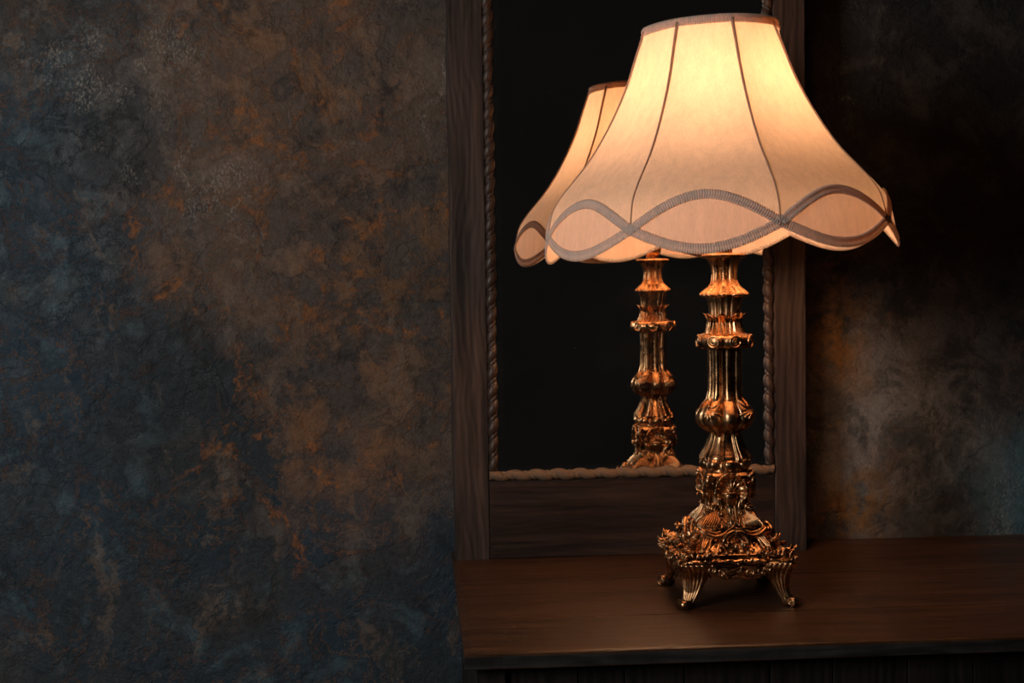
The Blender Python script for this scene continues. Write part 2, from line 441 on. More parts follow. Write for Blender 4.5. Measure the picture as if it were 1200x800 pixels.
b = MB(); b.box(XL+.003, XRt-.003, FRONT+.0601, FRONT+.066, Z0+.004, Z0+HT-.004); build_m(b, 'backing_board', M_body)
def twist(p0, p1, R, pitch, hand=1):
    p0, p1 = Vector(p0), Vector(p1); ax = (p1-p0); L = ax.length; ax.normalize()
    a = Vector((0, -1, 0)); c = ax.cross(a); seg = 28; per = 20
    n = int(L/pitch*per); rows = []
    for i in range(n+1):
        s = L*i/n; row = []
        wob = 1+.06*sin(s*37+p0.x*50)
        for k in range(seg):
            th = 2*pi*k/seg
            ps = (s/pitch*2*pi-hand*th) % (2*pi); q = ps/(2*pi)
            # a fat strand and a slim one between two grooves
            if q < .74: r = .50+.50*sin(pi*q/.74)**.5
            else: r = .50+.28*sin(pi*(q-.74)/.26)**.7
            r *= R*wob
            row.append(p0+ax*s+(a*cos(th)+c*sin(th))*r)
        rows.append(row)
    b = MB(); b.loft(rows); return b
RR = .0086
zb = Z0+ZR+.0068; xl = XL+SW+.0066; xr = XRt-RW-.0066
build_m(twist((xl, FRONT+.0035, Z0+ZR+.014), (xl, FRONT+.0035, Z0+HT-.062), RR*.86, .0245, 1), 'twisted_moulding', M_rope, True)
build_m(twist((xr, FRONT+.0035, Z0+ZR+.014), (xr, FRONT+.0035, Z0+HT-.062), RR*.86, .0245, -1), 'twisted_moulding', M_rope, True)
o = build_m(twist((XL+SW+.001, FRONT+.003, zb), (XRt-RW-.001, FRONT+.003, zb), RR*.92, .0295, 1), 'twisted_moulding', M_rope_lit, True)
o['label'] = 'twisted moulding along the bottom edge, lamp light painted in as a paler tone'

# ------------------------------------------------------------------ lamp
lamp = empty('table_lamp', (LX, LY, Z0), 'lit ornate bronze table lamp with a scalloped cream fabric shade, standing on the sideboard', 'lamp')
def zy(y, h=0.): return .3776-(y-319.5)*(1.5806-h)/1592.4
def put(b, name, mat=None, parent=None): return b.build(name, mat or M_bronze, parent or lamp)
FA = -pi/2      # front of the lamp

def revolve(zr, fn=None, seg=160, sub=5, b=None, caps=True):
    """zr: list of (z, r) from top to bottom; fn(theta, z, r, t) -> r"""
    b = b or MB(); rows = []
    zs = []
    for i in range(len(zr)-1):
        for k in range(sub): zs.append(i+k/sub)
    zs.append(len(zr)-1)
    rt_ = [(i, p[1]) for i, p in enumerate(zr)]; zt = [(i, p[0]) for i, p in enumerate(zr)]
    for q in zs:
        r = smooth_tab(rt_, q); z = lerp_tab(zt, q); t = q/(len(zr)-1)
        row = []
        for k in range(seg):
            th = 2*pi*k/seg
            rr = fn(th, z, r, t) if fn else r
            row.append((rr*cos(th), rr*sin(th), z))
        rows.append(row)
    b.loft(rows, caps, caps); return b
def ylist(L): return [(zy(y), r*.000993) for y, r in L]
def lobe(th, N, ph=FA, p=.6): return abs(cos(N/2*(th-ph)))**p        # N lobes, one facing the front

# neck cup and stem under the shade
b = revolve(ylist([(262, 4), (264, 9), (268, 11), (276, 13.5), (286, 13), (292, 10), (296, 9.5), (297, 9)]), lambda th, z, r, t: r*(.94+.06*lobe(th, 12)))
put(b, 'neck_cup')
# drip pan with lobed edge
b = revolve(ylist([(296.5, 8), (296.6, 22), (297, 25), (299, 26), (301.5, 25), (303, 20)]), lambda th, z, r, t: r*(.95+.05*lobe(th, 8, FA-.25, .5)))
put(b, 'drip_pan')
# waisted fluted neck, wide scalloped foot
def f_neck(th, z, r, t):
    k = .38*(1-.45*t); e = lobe(th, 8, FA-.25, .75)
    return r*(1-k+k*e)
b = revolve(ylist([(302, 22), (305, 19), (312, 15.6), (320, 14.8), (328, 15.4), (334, 18), (338, 22.5), (341, 26), (343, 28.4), (345, 29), (347, 27.8), (348, 24)]), f_neck, 192)
put(b, 'fluted_neck')
# reeded band
b = revolve(ylist([(346, 22), (349, 21.5), (354, 19.6), (360, 18.6), (372, 18)]), lambda th, z, r, t: r*(.86+.14*lobe(th, 14, FA, .55)), 224)
put(b, 'reeded_band')
# acanthus cup
def leaf_cup():
    b = MB(); N = 8; seg = 256; R = 22; rows = []
    zb_ = zy(392); 
    for i in range(R+1):
        t = i/R; row = []
        for k in range(seg):
            th = 2*pi*k/seg; x = ((th-FA)*N/(2*pi)) % 1*2-1       # -1..1 over one leaf, 0 = middle
            tip = (1-abs(x))**.8
            ztop = zy(374)+(.0075)*tip
            z = zb_+(ztop-zb_)*t
            r = (22.8-4.8*sin(t*pi*.5)) + 6.5*max(0, t-.68)**1.3*tip*4.2
            mid_rib = exp(-(x/.09)**2)*1.4; grv = -2.8*exp(-((abs(x)-.36)/.13)**2)*sin(pi*min(1, t*1.05))
            seamv = -2.6*exp(-((abs(x)-1)/.07)**2); vein = 1.3*exp(-((abs(x)-.66)/.10)**2)
            row.append(((r+mid_rib+grv+seamv+vein)*.000993*cos(th), (r+mid_rib+grv+seamv+vein)*.000993*sin(th), z))
        rows.append(row)
    # inner wall back down so the leaves have thickness
    top = rows[-1]
    inner = []
    for p in top:
        L = hypot(p[0], p[1]); inner.append((p[0]*(L-.0012)/L, p[1]*(L-.0012)/L, p[2]-.0002))
    down = [(.0165*cos(2*pi*k/seg), .0165*sin(2*pi*k/seg), zy(384)) for k in range(seg)]
    rows += [inner, down]
    b.grid(rows, closed_u=True); return b
put(leaf_cup(), 'acanthus_cup')
# volute collar
def spiral_disc(b, c, nrm, R, turns=1.6, tr=.0012):
    nrm = Vector(nrm).normalized(); a = Vector((0, 0, 1)); a = (a-nrm*a.dot(nrm)).normalized(); c2 = nrm.cross(a)
    pts = []; n = int(26*turns)
    for i in range(n+1):
        s = i/n; an = s*turns*2*pi; r = R*(1-s*.86)
        pts.append(Vector(c)+(a*cos(an)+c2*sin(an))*r+nrm*(.0008*s))
    b.tube(pts, [tr*(1-.35*i/n) for i in range(n+1)], 8, True, 0)
    b.ball(Vector(c)+nrm*.0008, tr*1.1, tr*1.1, tr*1.1, 8, 6)
def collar():
    b = MB(); S = .000993; zc = zy(399)
    PH = FA-.62*1.0
    def fn(th, z, r, t):
        e = abs(cos(4*(th-PH)))     # 1 at the discs
        return r*(.92+.08*e**1.2)
    b2 = revolve(ylist([(389.5, 18), (390, 25), (391.5, 30), (394.5, 33), (399, 34), (403.5, 33), (406.5, 30), (408, 25), (408.6, 19)]), fn, 192)
    b.add(b2)
    for k in range(8):
        a = PH+k*pi/4; n = Vector((cos(a), sin(a), 0)); c = n*(32.6*S)+Vector((0, 0, zc))
        # drum under the spiral
        ring = MB(); rows = []
        a1 = Vector((0, 0, 1)); a2 = n.cross(a1)
        for (dr, dn) in ((6.5, -7), (7.4, -1.2), (7.6, .4), (7.0, 1.3), (5.9, 1.4), (5.3, .4), (4.6, -.4), (0.2, -.6)):
            rows.append([c+(a1*cos(2*pi*j/24)+a2*sin(2*pi*j/24))*dr*S+n*dn*S for j in range(24)])
        ring.grid(rows, closed_u=True); b.add(ring)
        spiral_disc(b, c+n*.0002, n, 4.3*S, 1.3, .0009)
    return b
put(collar(), 'volute_collar')
# clustered shaft
def f_shaft(th, z, r, t):
    x = ((th-FA)*8/(2*pi)) % 1; x = min(x, 1-x)*2          # 0 mid lobe .. 1 gap
    big = sqrt(max(0, 1-(x/.72)**2)) if x < .72 else 0
    fil = exp(-((x-.93)/.06)**2)*.75
    return r*(.64+.36*max(big**.9, fil))
b = revolve(ylist([(405, 21.5), (410, 20.6), (425, 20), (445, 20), (458, 20.6), (466, 22.5), (470, 24)]), f_shaft, 256)
put(b, 'clustered_shaft')
# lobed knop with palmettes
def knop():
    def fn(th, z, r, t):
        e = lobe(th, 8, FA, .5); k = .34 if .06 < t < .97 else .26
        return r*(1-k+k*e)
    zr = ylist([(464, 20.5), (468, 23), (473, 28), (479, 32.4), (485, 35), (490, 35.2), (496, 33), (501, 28.5), (505, 22), (508, 18.5), (511, 17.5)])
    b = revolve(zr, fn, 224)
    S = .000993
    def surf(a, y):
        tab = [(464, 20.5), (473, 28), (479, 32.4), (485, 35), (490, 35.2), (495, 33), (500, 28.5)]
        e = lobe(a, 8, FA, .5); r = smooth_tab(tab, y)*(.66+.34*e)*S
        return Vector((r*cos(a), r*sin(a), zy(y)))
    for k in range(4):
        a = FA+pi/4+k*pi/2
        for j in range(-3, 4):
            pts = []; 
            for q in range(5):
                tt = q/4; ang = a+j*.092*tt*1.5; y = 479+ (12-abs(j)*2.2)*tt
                p = surf(ang, y); n = Vector((p.x, p.y, 0)).normalized(); pts.append(p+n*(.0006+.0012*sin(pi*tt*.8)))
            b.tube(pts, [.0008, .0013, .0018, .0020, .0015], 6, True, 3)
        for sgn in (-1, 1):   # U shaped garland above
            pts = [surf(a+sgn*.30*(1-q/6)**.7, 466+9*sin(pi/2*q/6)) for q in range(7)]
            pts = [p+Vector((p.x, p.y, 0)).normalized()*.0010 for p in pts]
            b.tube(pts, .0010, 6, True, 3)
    return b
put(knop(), 'lobed_knop')
# tongued flare
def f_tong(th, z, r, t):
    x = (((th-FA)*8/(2*pi)+.5) % 1)*2-1; ax_ = abs(x)
    w = .80 if t < .72 else .80*sqrt(max(0, 1-((t-.72)/.28)**2))
    if ax_ < w+.001: k = .86+.05*(1-(ax_/max(w, .01))**2)*t+.14*exp(-((ax_-w)/.13)**2)
    else: k = .80+.20*exp(-((ax_-w)/.09)**2)
    return r*k
b = revolve(ylist([(507, 19), (511, 19.5), (516, 21), (521, 23.2), (526, 25.8), (531, 28.8), (535, 30.8), (538, 30.8), (540, 25)]), f_tong, 320, 7)
put(b, 'tongued_flare')
# bead ring
b = MB(); S = .000993
b.add(revolve(ylist([(535, 22), (538, 24), (544, 24), (550, 25), (556, 25)]), None, 64))
for k in range(8):
    a = FA+pi/8+k*pi/4+pi/8
    c = Vector((cos(a)*23.6*S, sin(a)*23.6*S, zy(542.5)))
    rot = Matrix.Rotation(a, 3, 'Z')
    b.ball(c, .0078, .0086, .0078, 20, 12, lambda al, be: 1-.10*abs(cos(3*be+1.2))**3, rot)
    a2 = a+pi/8; c = Vector((cos(a2)*24.5*S, sin(a2)*24.5*S, zy(545)))
    b.ball(c, .0034, .0034, .0066, 12, 8)
put(b, 'bead_ring')

# ---- pedestal body (rounded square section)
PW = [(.030, .050), (.045, .060), (.0505, .0645), (.054, .0655), (.0575, .063), (.062, .054), (.068, .046), (.076, .0405), (.083, .0385), (.087, .036),
      (.092, .0325), (.098, .0275), (.104, .0235), (.110, .0215), (.118, .0215), (.128, .0228), (.136, .0246), (.146, .0246)]
def pw(z): return smooth_tab(PW, z)
def sq(th, w, n=5.):
    c_, s_ = abs(cos(th)), abs(sin(th))
    return w/((c_**n+s_**n)**(1/n))
def pedestal():
    b = MB(); rows = []; z = .0585
    seg = 288
    def n_at(z): return lerp_tab([(.058, 7), (.085, 5), (.11, 4), (.13, 4.5), (.152, 4)], z)
    while z <= .1455:
        row = []
        for k in range(seg):
            th = 2*pi*k/seg; w = pw(z); r = sq(th, w, n_at(z))
            # concave faces, prominent corners
            q = abs(((th-FA+pi/4) % (pi/2))/(pi/4)-1)       # 1 mid-face? -> 0
            face = 1-q if False else q
            f4 = abs(cos(2*(th-FA)))                        # 1 at mid-face and 0 at corners
            conc = lerp_tab([(.058, .02), (.075, .05), (.086, .02), (.10, .06), (.12, .08), (.14, .02), (.152, 0)], z)
            r *= 1-conc*f4**2
            if .086 < z < .106:      # ribbed skirt
                a = min(1, (z-.086)/.003, (.106-z)/.005); r += a*.0011*cos(44*(th-FA))*(1-f4**8*.6)
            if .0605 < z < .080:     # chased foliage on the lower slope
                a = min(1, (z-.0605)/.004, (.080-z)/.004)
                r += a*.0009*sin(9*(th-FA)*2+120*z*sin(3*(th-FA)))*cos(330*z+5*sin(8*(th-FA)))
            row.append((r*cos(th), r*sin(th), z))
        rows.append(row); z += .0011
    b.loft(rows); return b
put(pedestal(), 'pedestal')
# cap moulding of the pedestal
def cap_m():
    b = MB(); rows = []
    for (z, w) in ((.1375, .0250), (.139, .0272), (.141, .0284), (.1435, .0284), (.145, .0272), (.1465, .0255), (.148, .0245)):
        rows.append([(sq(2*pi*k/160, w, 4.5)*(1-.09*abs(cos(2*(2*pi*k/160-FA)))**2*(1 if z > .1385 else 0))*cos(2*pi*k/160),
                      sq(2*pi*k/160, w, 4.5)*(1-.09*abs(cos(2*(2*pi*k/160-FA)))**2)*sin(2*pi*k/160), z) for k in range(160)])
    b.loft(rows)
    for sx in (-1, 1):
        for sy in (-1, 1):
            c = Vector((sx*.0242, sy*.0242, .1435)); b.ball(c, .0052, .0052, .0048, 12, 8, lambda a, e: 1-.12*abs(cos(4*e)))
            b.ball(c+Vector((sx*.0022, sy*.0022, -.005)), .0034, .0034, .005, 10, 8)
    return b
put(cap_m(), 'pedestal_cap')

# ---- front-face ornaments, later turned to four sides
def face(u, z, o=0.): return Vector((u, -(pw(z)+o), z))
def curve(b, pts, rad, o=.0008, seg=8):
    """pts (u, z[, extra offset]) laid on the face"""
    P = [face(p[0], p[1], o+(p[2] if len(p) > 2 else 0)) for p in pts]
    b.tube(P, rad, seg, True, 6)
def curl(b, u, z, R, hand, start, turns, r0, r1, o=.002, tail=None):
    """flat spiral on the face, optional tail leading in"""
    pts = list(tail or []); n = int(14*turns); P = [face(p[0], p[1], o+(p[2] if len(p) > 2 else 0)) for p in pts]
    base = -(pw(z)+o)
    for i in range(n+1):
        s = i/n; a = start+hand*s*turns*2*pi; rr = R*(1-.80*s)
        P.append(Vector((u+rr*cos(a), base-.0016*s, z+rr*sin(a))))
    m = len(P)
    b.tube(P, [r0+(r1-r0)*i/(m-1) for i in range(m)], 8, True, 3)
    b.ball((u, base-.0018, z), r1*1.5, r1*1.5, r1*1.5, 8, 6)

def shell_face():
    b = MB(); cz_ = .1232; R0 = .0225; A0, A1 = radians(-24), radians(204); nA, nR = 120, 16; rows = []
    for j in range(nR+1):
        q = j/nR; row = []
        for i in range(nA+1):
            p = i/nA; a = A0+(A1-A0)*p
            scal = 1+.035*abs(sin(9.5*pi*p)); rr = R0*(.14+.86*q)*scal*(1-.42*max(0, -sin(a))**.8)
            u = rr*cos(a)*.82; z = cz_+rr*sin(a)*1.0+.001
            dish = -.0030*(1-(2*q-1)**2)+.0032*q**3
            rib = .0028*abs(sin(9.5*pi*p))**.7*(1-.2*q) if True else 0
            row.append(Vector((u, -(.0236+.0015+dish+rib), z)))
        rows.append(row)
    b.grid(rows)
    # back skin so that the fan is solid
    rows2 = [[Vector((v.x*.99, -.0200, v.z)) for v in rows[-1]], [Vector((v.x, -.0200, v.z)) for v in rows[0]]]
    b.grid([rows[-1], rows2[0]]); 
    rim = [rows[-1][i]+Vector((0, -.0002, 0)) for i in range(0, nA+1, 3)]
    b.tube(rim, .0013, 8, True, 2)
    return b
def spout():
    b = MB(); rows = []
    for (z, w, d) in ((.1255, .0050, .0060), (.1247, .0086, .0090), (.1230, .0100, .0104), (.119, .0100, .0100), (.114, .0092, .0078), (.109, .0072, .0068), (.104, .0054, .0060), (.099, .0048, .0056), (.094, .0052, .0052), (.086, .0062, .0040)):
        base = pw(z)-.002
        rows.append([(w*cos(pi*k/16+0), -(base+(d+.002)*sin(pi*k/16)**.8), z) for k in range(17)]+[(0, -(base-.004), z)])
    b.loft(rows)
    b.tube([(-.0108, -.0285, .1225), (-.007, -.0325, .1245), (0, -.0342, .1254), (.007, -.0325, .1245), (.0108, -.0285, .1225)], .0012, 8)
    for u in (-.0045, -.0015, .0015, .0045):
        b.tube([face(u*1.0, .110, .0052), face(u, .100, .0050), face(u*1.2, .090, .004)], [.0006, .0012, .0009], 6)
    return b
def scroll_face():
    b = MB()
    for s_ in (-1, 1):
        H = -1 if s_ > 0 else 1
        # long S from the shell's edge out to the ear curl
        curl(b, s_*.0218, .1065, .0046, -s_*-1, pi/2, 1.5, .0016, .0010, .0015,
             tail=[(s_*.0206, .137, .002), (s_*.0205, .130, .001), (s_*.0175, .121), (s_*.0135, .1135), (s_*.0145, .1095), (s_*.0180, .1105)])
        # second S, slimmer, inside it
        curve(b, [(s_*.0185, .1285, .002), (s_*.0155, .1210, .001), (s_*.0112, .1135, .001), (s_*.0100, .1070, .001), (s_*.0125, .1020)], [.0008, .0011, .0012, .0012, .0008], .001)
        # small curls beside the spout
        curl(b, s_*.0115, .1005, .0040, s_, -pi/2, 1.5, .0013, .0009, .002, tail=[(s_*.0075, .0880), (s_*.0082, .0930)])
        # ribbed wing
        for k in range(7):
            q = k/6
            curve(b, [(s_*(.0150+.0045*q), .1050-.001*q), (s_*(.0150+.0100*q), .0985+.001*q), (s_*(.0165+.0150*q), .0920+.0015*q), (s_*(.0200+.0165*q), .0872+.001*q)],
                  [.0006, .0012, .0013, .0008], .0004+.0004*(1-q), 6)
        # rolled lip hanging in a swag under the wing, ending in the corner boss
        curve(b, [(0, .0872, .0030), (s_*.006, .0845, .0032), (s_*.0120, .0800, .0032), (s_*.0200, .0775, .0030), (s_*.0280, .0785, .003), (s_*.0340, .0815, .002), (s_*.0375, .0840, .0005)],
              [.0014, .0017, .0019, .0021, .0025, .0034, .0040], .001, 10)
        curve(b, [(s_*.014, .0835), (s_*.0200, .0812), (s_*.0270, .0822), (s_*.033, .0850)], [.0007, .0013, .0014, .0009], .001, 6)
        # drapery lines falling from the boss
        for k in range(3):
            curve(b, [(s_*(.0330-.003*k), .0835), (s_*(.0345-.003*k), .0765, .001), (s_*(.0385-.002*k), .0690, .003), (s_*(.0405-.001*k), .0630, .001)], [.0008, .0015, .0015, .0009], .001, 6)
        curl(b, s_*.0395, .0628, .0036, s_, pi/2, 1.2, .0013, .0010, .001)
        # arch around the lower field
        curve(b, [(s_*.0165, .0745, .002), (s_*.0220, .0760, .002), (s_*.0275, .0735, .003), (s_*.0305, .0670, .003), (s_*.0335, .0625, .002)], [.0010, .0014, .0016, .0015, .0010], .001)
        # twin-scroll boss of the lower field
        curl(b, s_*.0100, .0688, .0044, -s_, 0 if s_ > 0 else pi, 1.25, .0030, .0016, .006, tail=[(0, .0835, .0040), (s_*.0060, .0825, .0050), (s_*.0115, .0785, .0055), (s_*.0142, .0735, .005)])
        curve(b, [(0, .0782, .0060), (s_*.0040, .0772, .0065), (s_*.0072, .0742, .0065), (s_*.0074, .0705, .0055), (s_*.0050, .0690, .004)], [.0014, .0017, .0017, .0014, .0010], .001)
        # little foliage sprigs along the plate
        for k, (u, z, r) in enumerate(((.006, .0625, .0030), (.0125, .0610, .0034), (.0185, .0630, .0028), (.0240, .0605, .0032), (.0165, .0680, .0026), (.0215, .0690, .0022), (.034, .060, .003), (.046, .0592, .0032), (.052, .0600, .0028))):
            c = face(s_*u, z, .0015)
            b.ball(c, r*1.25, r*.8, r*.8, 14, 8, lambda a, e: 1-.34*abs(cos(2.5*e+k)), Matrix.Rotation(s_*(.4+k), 3, 'Y'))
            b.ball(c+Vector((0, -r*.7, 0)), r*.35, r*.35, r*.35, 8, 6)
    b.ball(face(0, .0665, .004), .0032, .0035, .0045, 12, 8)
    b.ball(face(0, .0880, .004), .0030, .0030, .0026, 12, 8)
    return b
from math import radians
SH, SP, SC = shell_face(), spout(), scroll_face()
for k in range(4):
    rot = Matrix.Rotation(k*pi/2, 3, 'Z')
    for src, nm in ((SH, 'shell_ornament'), (SP, 'spout_ornament'), (SC, 'scroll_ornament')):
        m_ = MB(); m_.add(src, lambda p: rot @ p); put(m_, nm)

# ---- base plate with ragged foliate rim and leafy corners
def plate():
    b = MB(); rows = []; seg = 320
    for (z, w, e) in ((.0470, .050, 0), (.0475, .0600, .3), (.0495, .0630, .6), (.0508, .0648, 1), (.0525, .0660, 1), (.0540, .0655, 1), (.0552, .0615, .7), (.0575, .0570, .4), (.0595, .045, 0)):
        row = []
        for k in range(seg):
            th = 2*pi*k/seg; r = sq(th, w, 7)
            f4 = abs(cos(2*(th-FA)))
            r *= 1-.055*f4**3
            r += e*(.0010*abs(sin(26*(th-FA)))+.0005*sin(17*(th-FA)+2))
            zz = z+e*.0008*sin(13*(th-FA)*2)
            row.append((r*cos(th), r*sin(th), zz))
        rows.append(row)
    b.loft(rows)
    rnd = random.Random(3)
    for k in range(4):
        rot = Matrix.Rotation(k*pi/2, 3, 'Z')
        # beads of leaf tips along the rim
        for i in range(17):
            u = -.058+.116*i/16; r = rnd.uniform(.0018, .0030)
            c = rot @ Vector((u, -(.0645-.0032*(1-(u/.06)**2)), rnd.uniform(.0500, .0545)))
            ph = rnd.uniform(0, 3)
            b.ball(c, r*1.2, r, r, 10, 8, lambda a, e: 1-.25*abs(cos(2*e+ph)))
    return b
put(plate().turned(lambda p: Vector((p.x*1.04, p.y*1.04, p.z))), 'base_plate')
def leaf(b, base, d, upv, L, W, curlv, lobes=5, th=.0010, twist_=0.):
    """ruffled acanthus leaf growing from base along d and curling to upv"""
    d = Vector(d).normalized(); upv = Vector(upv).normalized(); sd = d.cross(upv).normalized()
    n, m = 24, 10; rows = []
    for i in range(n+1):
        t = i/n; a = curlv*t*t
        cen = Vector(base)+d*(L*(sin(a*1.0)/curlv if False else t*cos(a*.5)))+upv*(L*t*sin(a*.5))
        w = W*(sin(pi*min(1, .12+.88*t))**.6)*(.72+.28*abs(sin(lobes*pi*t)))
        row = []
        for j in range(m+1):
            q = 2*j/m-1
            lift = W*.35*(q*q)*(.5+.5*cos(lobes*2*pi*t))+W*.10*cos(q*pi*3)
            row.append(cen+sd*(w*q)+upv*lift*cos(a)-d*lift*sin(a))
        rows.append(row)
    rows2 = [[p-(upv*cos(curlv*(i/n)**2)-d*sin(curlv*(i/n)**2))*th for p in r] for i, r in enumerate(rows)]
    ring = [r+list(reversed(s2)) for r, s2 in zip(rows, rows2)]
    b.loft(ring)
def corner():
    """foliage cluster on the front-left corner, u=v diagonal"""
    b = MB(); D = Vector((-1, -1, 0)).normalized(); T = Vector((1, -1, 0)).normalized(); Z = Vector((0, 0, 1))
    c0 = D*.070+Z*.058
    leaf(b, D*.058+Z*.062, D-Z*.05, Z, .028, .0100, .55, 5)
    leaf(b, D*.062+T*.008+Z*.058, D*.5+T*.8-Z*.02, Z, .024, .0075, .55, 4)
    leaf(b, D*.062-T*.008+Z*.058, D*.5-T*.8-Z*.02, Z, .024, .0075, .55, 4)
    leaf(b, D*.050+Z*.070, D*.85+Z*.1, Z*.9-D*.2, .020, .0075, .8, 4)
    leaf(b, D*.054+T*.014+Z*.060, D*.5+T*.5+Z*.55, D, .013, .005, 1.0, 3)
    leaf(b, D*.054-T*.014+Z*.060, D*.5-T*.5+Z*.55, D, .013, .005, 1.0, 3)
    rnd = random.Random(11)
    for k in range(10):
        a = rnd.uniform(-.024, .024); dd = rnd.uniform(.060, .082)-abs(a)*.35; z = .055+rnd.uniform(0, .012)*(1-(dd-.06)/.03)
        r = rnd.uniform(.0016, .0030); ph = rnd.uniform(0, 3)
        b.ball(D*dd+T*a+Z*z, r, r*1.1, r*.9, 10, 8, lambda al, e: 1-.3*abs(cos(2.5*e+ph)))
    # blossom on the tip
    for j in range(6):
        an = 2*pi*j/6; v = T*cos(an)+(Z*.8+D*.3)*sin(an)
        b.ball(D*.0835+Z*.0595+v*.0030, .0022, .0022, .0022, 8, 6)
    b.ball(D*.0850+Z*.0600, .0018, .0018, .0018, 8, 6)
    return b
CO = corner()
def cabriole():
    """fluted leg at the front-left corner with a rolled foot"""
    b = MB(); N = 34; rows = []; nf = 96
    for i in range(N+1):
        s = i/N; z = .0505-(.0505-.0050)*s
        wing = smooth_tab([(0, .0345), (.06, .0345), (.25, .0295), (.5, .0225), (.75, .0160), (1, .0105)], s)
        cor = smooth_tab([(0, .0655), (.06, .0645), (.2, .0612), (.45, .0578), (.7, .0572), (.88, .0585), (1, .0600)], s)
        rad = min(.010, wing*.55)
        outer = []
        for k in range(nf+1):
            q = 2*k/nf-1         # -1 front wing end, 0 corner, 1 side wing end
            # rounded L path
            L = wing-rad; arc = pi/2*rad; tot = 2*L+arc; d = (q+1)/2*tot
            cx, cy = -cor+rad, -cor+rad
            if d < L: x, y, nx, ny = -cor+wing-d, -cor, 0, -1
            elif d < L+arc: a = (d-L)/rad; x, y, nx, ny = cx-rad*sin(a), cy-rad*cos(a), -sin(a), -cos(a)
            else: x, y, nx, ny = -cor, cy+(d-L-arc), -1, 0
            fl = .0020*(1-.45*s)*(abs(cos(pi*5.5*q))**.6)
            edge = -.0045*max(0, abs(q)-.80)**1.2*5
            outer.append(Vector((x+nx*(fl+edge), y+ny*(fl+edge), z)))
        ct = Vector((-cor+wing*.62, -cor+wing*.62, z)); th_ = .0042
        inner = []
        for p in outer[::8]:
            v = (ct-p); v.z = 0; inner.append(p+v.normalized()*min(th_+.002, v.length*.8))
        rows.append(outer+list(reversed(inner)))
    b.loft(rows)
    D = Vector((-1, -1, 0)).normalized(); T = Vector((1, -1, 0)).normalized(); Z = Vector((0, 0, 1))
    # rolled toe: a scroll extruded across the diagonal
    W = .0072; c = D*.0850+Z*.0058; prof = []
    n = 44
    for i in range(n+1):
        s = i/n; an = -pi/2-.0+s*2*pi*1.35; r = .0050*(1-.62*s)
        prof.append((c+D*(r*cos(an))+Z*(r*sin(an))))
    for sgn in (0,):
        rows = []
        for i, p in enumerate(prof):
            cc = c; n_ = (p-cc).normalized(); t_ = .0009
            ww = W*(1-.10*i/n)
            rows.append([p+T*ww+n_*t_, p+T*ww*.98-n_*t_, p-T*ww*.98-n_*t_, p-T*ww+n_*t_])
        b.loft(rows)
    b.tube([c-T*W*1.02, c+T*W*1.02], .0018, 12, True, 0)
    # instep joining leg and toe
    rows = []
    for i in range(9):
        s = i/8; ww = .0068
        p0 = D*(.074+.010*s)+Z*(.0130-.0085*s*s)
        rows.append([p0+T*ww+Z*.000, p0-T*ww, D*(.074+.009*s)-T*ww*.9+Z*.0010, D*(.074+.009*s)+T*ww*.9+Z*.0010])
    b.loft(rows)
    for sg in (-1, 1):   # leg-top curls
        pts = []
        for i in range(26):
            s = i/25; an = pi/2+s*2*pi*1.4*sg; r = .0050*(1-.75*s)
            if sg < 0: pts.append(Vector((-.030+r*cos(an), -.0625-.0010*s, .0440+r*sin(an))))
            else: pts.append(Vector((-.0625-.0010*s, -.030-r*cos(an)*-1, .0440+r*sin(an))))
        b.tube(pts, [.0015-.0006*i/25 for i in range(26)], 8, True, 0)
    return b
CB = cabriole()
def apron():
    b = MB(); rows = []
    n = 60
    for i in range(n+1):
        u = -.031+.062*i/n; q = abs(u)/.031
        bot = .0335+.0065*abs(cos(pi*q*1.5))*(1)-.003*(1-q)**2
        y0 = -(.0592+.0012*sin(400*u))
        rows.append([(u, y0, bot), (u, y0-.0005, (bot+.046)/2), (u, y0, .0460), (u, y0+.006, .0460), (u, y0+.006, bot+.001)])
    b.loft(rows)
    def t(pts, r): b.tube([Vector((p[0], -.0605-(p[2] if len(p) > 2 else 0), p[1])) for p in pts], r, 8, True, 5)
    def sp(u, z, R, hand, st, turns, r0, lead=()):
        P = [Vector((p[0], -.0608, p[1])) for p in lead]; n = int(16*turns)
        for i in range(n+1):
            s = i/n; a = st+hand*s*2*pi*turns; P.append(Vector((u+R*(1-.8*s)*cos(a), -.0610-.001*s, z+R*(1-.8*s)*sin(a))))
        b.tube(P, [r0*(1-.45*i/(len(P)-1)) for i in range(len(P))], 8, True, 3)
    # leaf sweep to the left of the middle, rosette to the right
    for k in range(4): t([(.002-.001*k, .0470-.001*k), (-.004-.002*k, .0415), (-.011-.002*k, .0375+.001*k), (-.017, .0375+.0012*k)], [.0009, .0016, .0014, .0007])
    sp(-.019, .0415, .0042, 1, -pi/2, 1.3, .0013, [(-.008, .0385), (-.014, .0372)])
    sp(.012, .0405, .0052, -1, pi/2, 1.7, .0014, [(.002, .0455), (.008, .0462)])
    sp(.023, .0410, .0036, 1, -pi/2, 1.2, .0012, [(.014, .0360), (.019, .0370)])
    t([(-.030, .0405), (-.024, .0355), (-.012, .0335), (0, .0345), (.012, .0335), (.024, .0355), (.030, .0405)], .0011)
    return b
AP = apron()
for k in range(4):
    rot = Matrix.Rotation(k*pi/2, 3, 'Z')
    for src, nm in ((CB, 'foot'), (CO, 'leaf_corner'), (AP, 'apron')):
        m_ = MB(); m_.add(src, lambda p: rot @ Vector((p.x*1.045, p.y*1.045, p.z))); put(m_, nm)

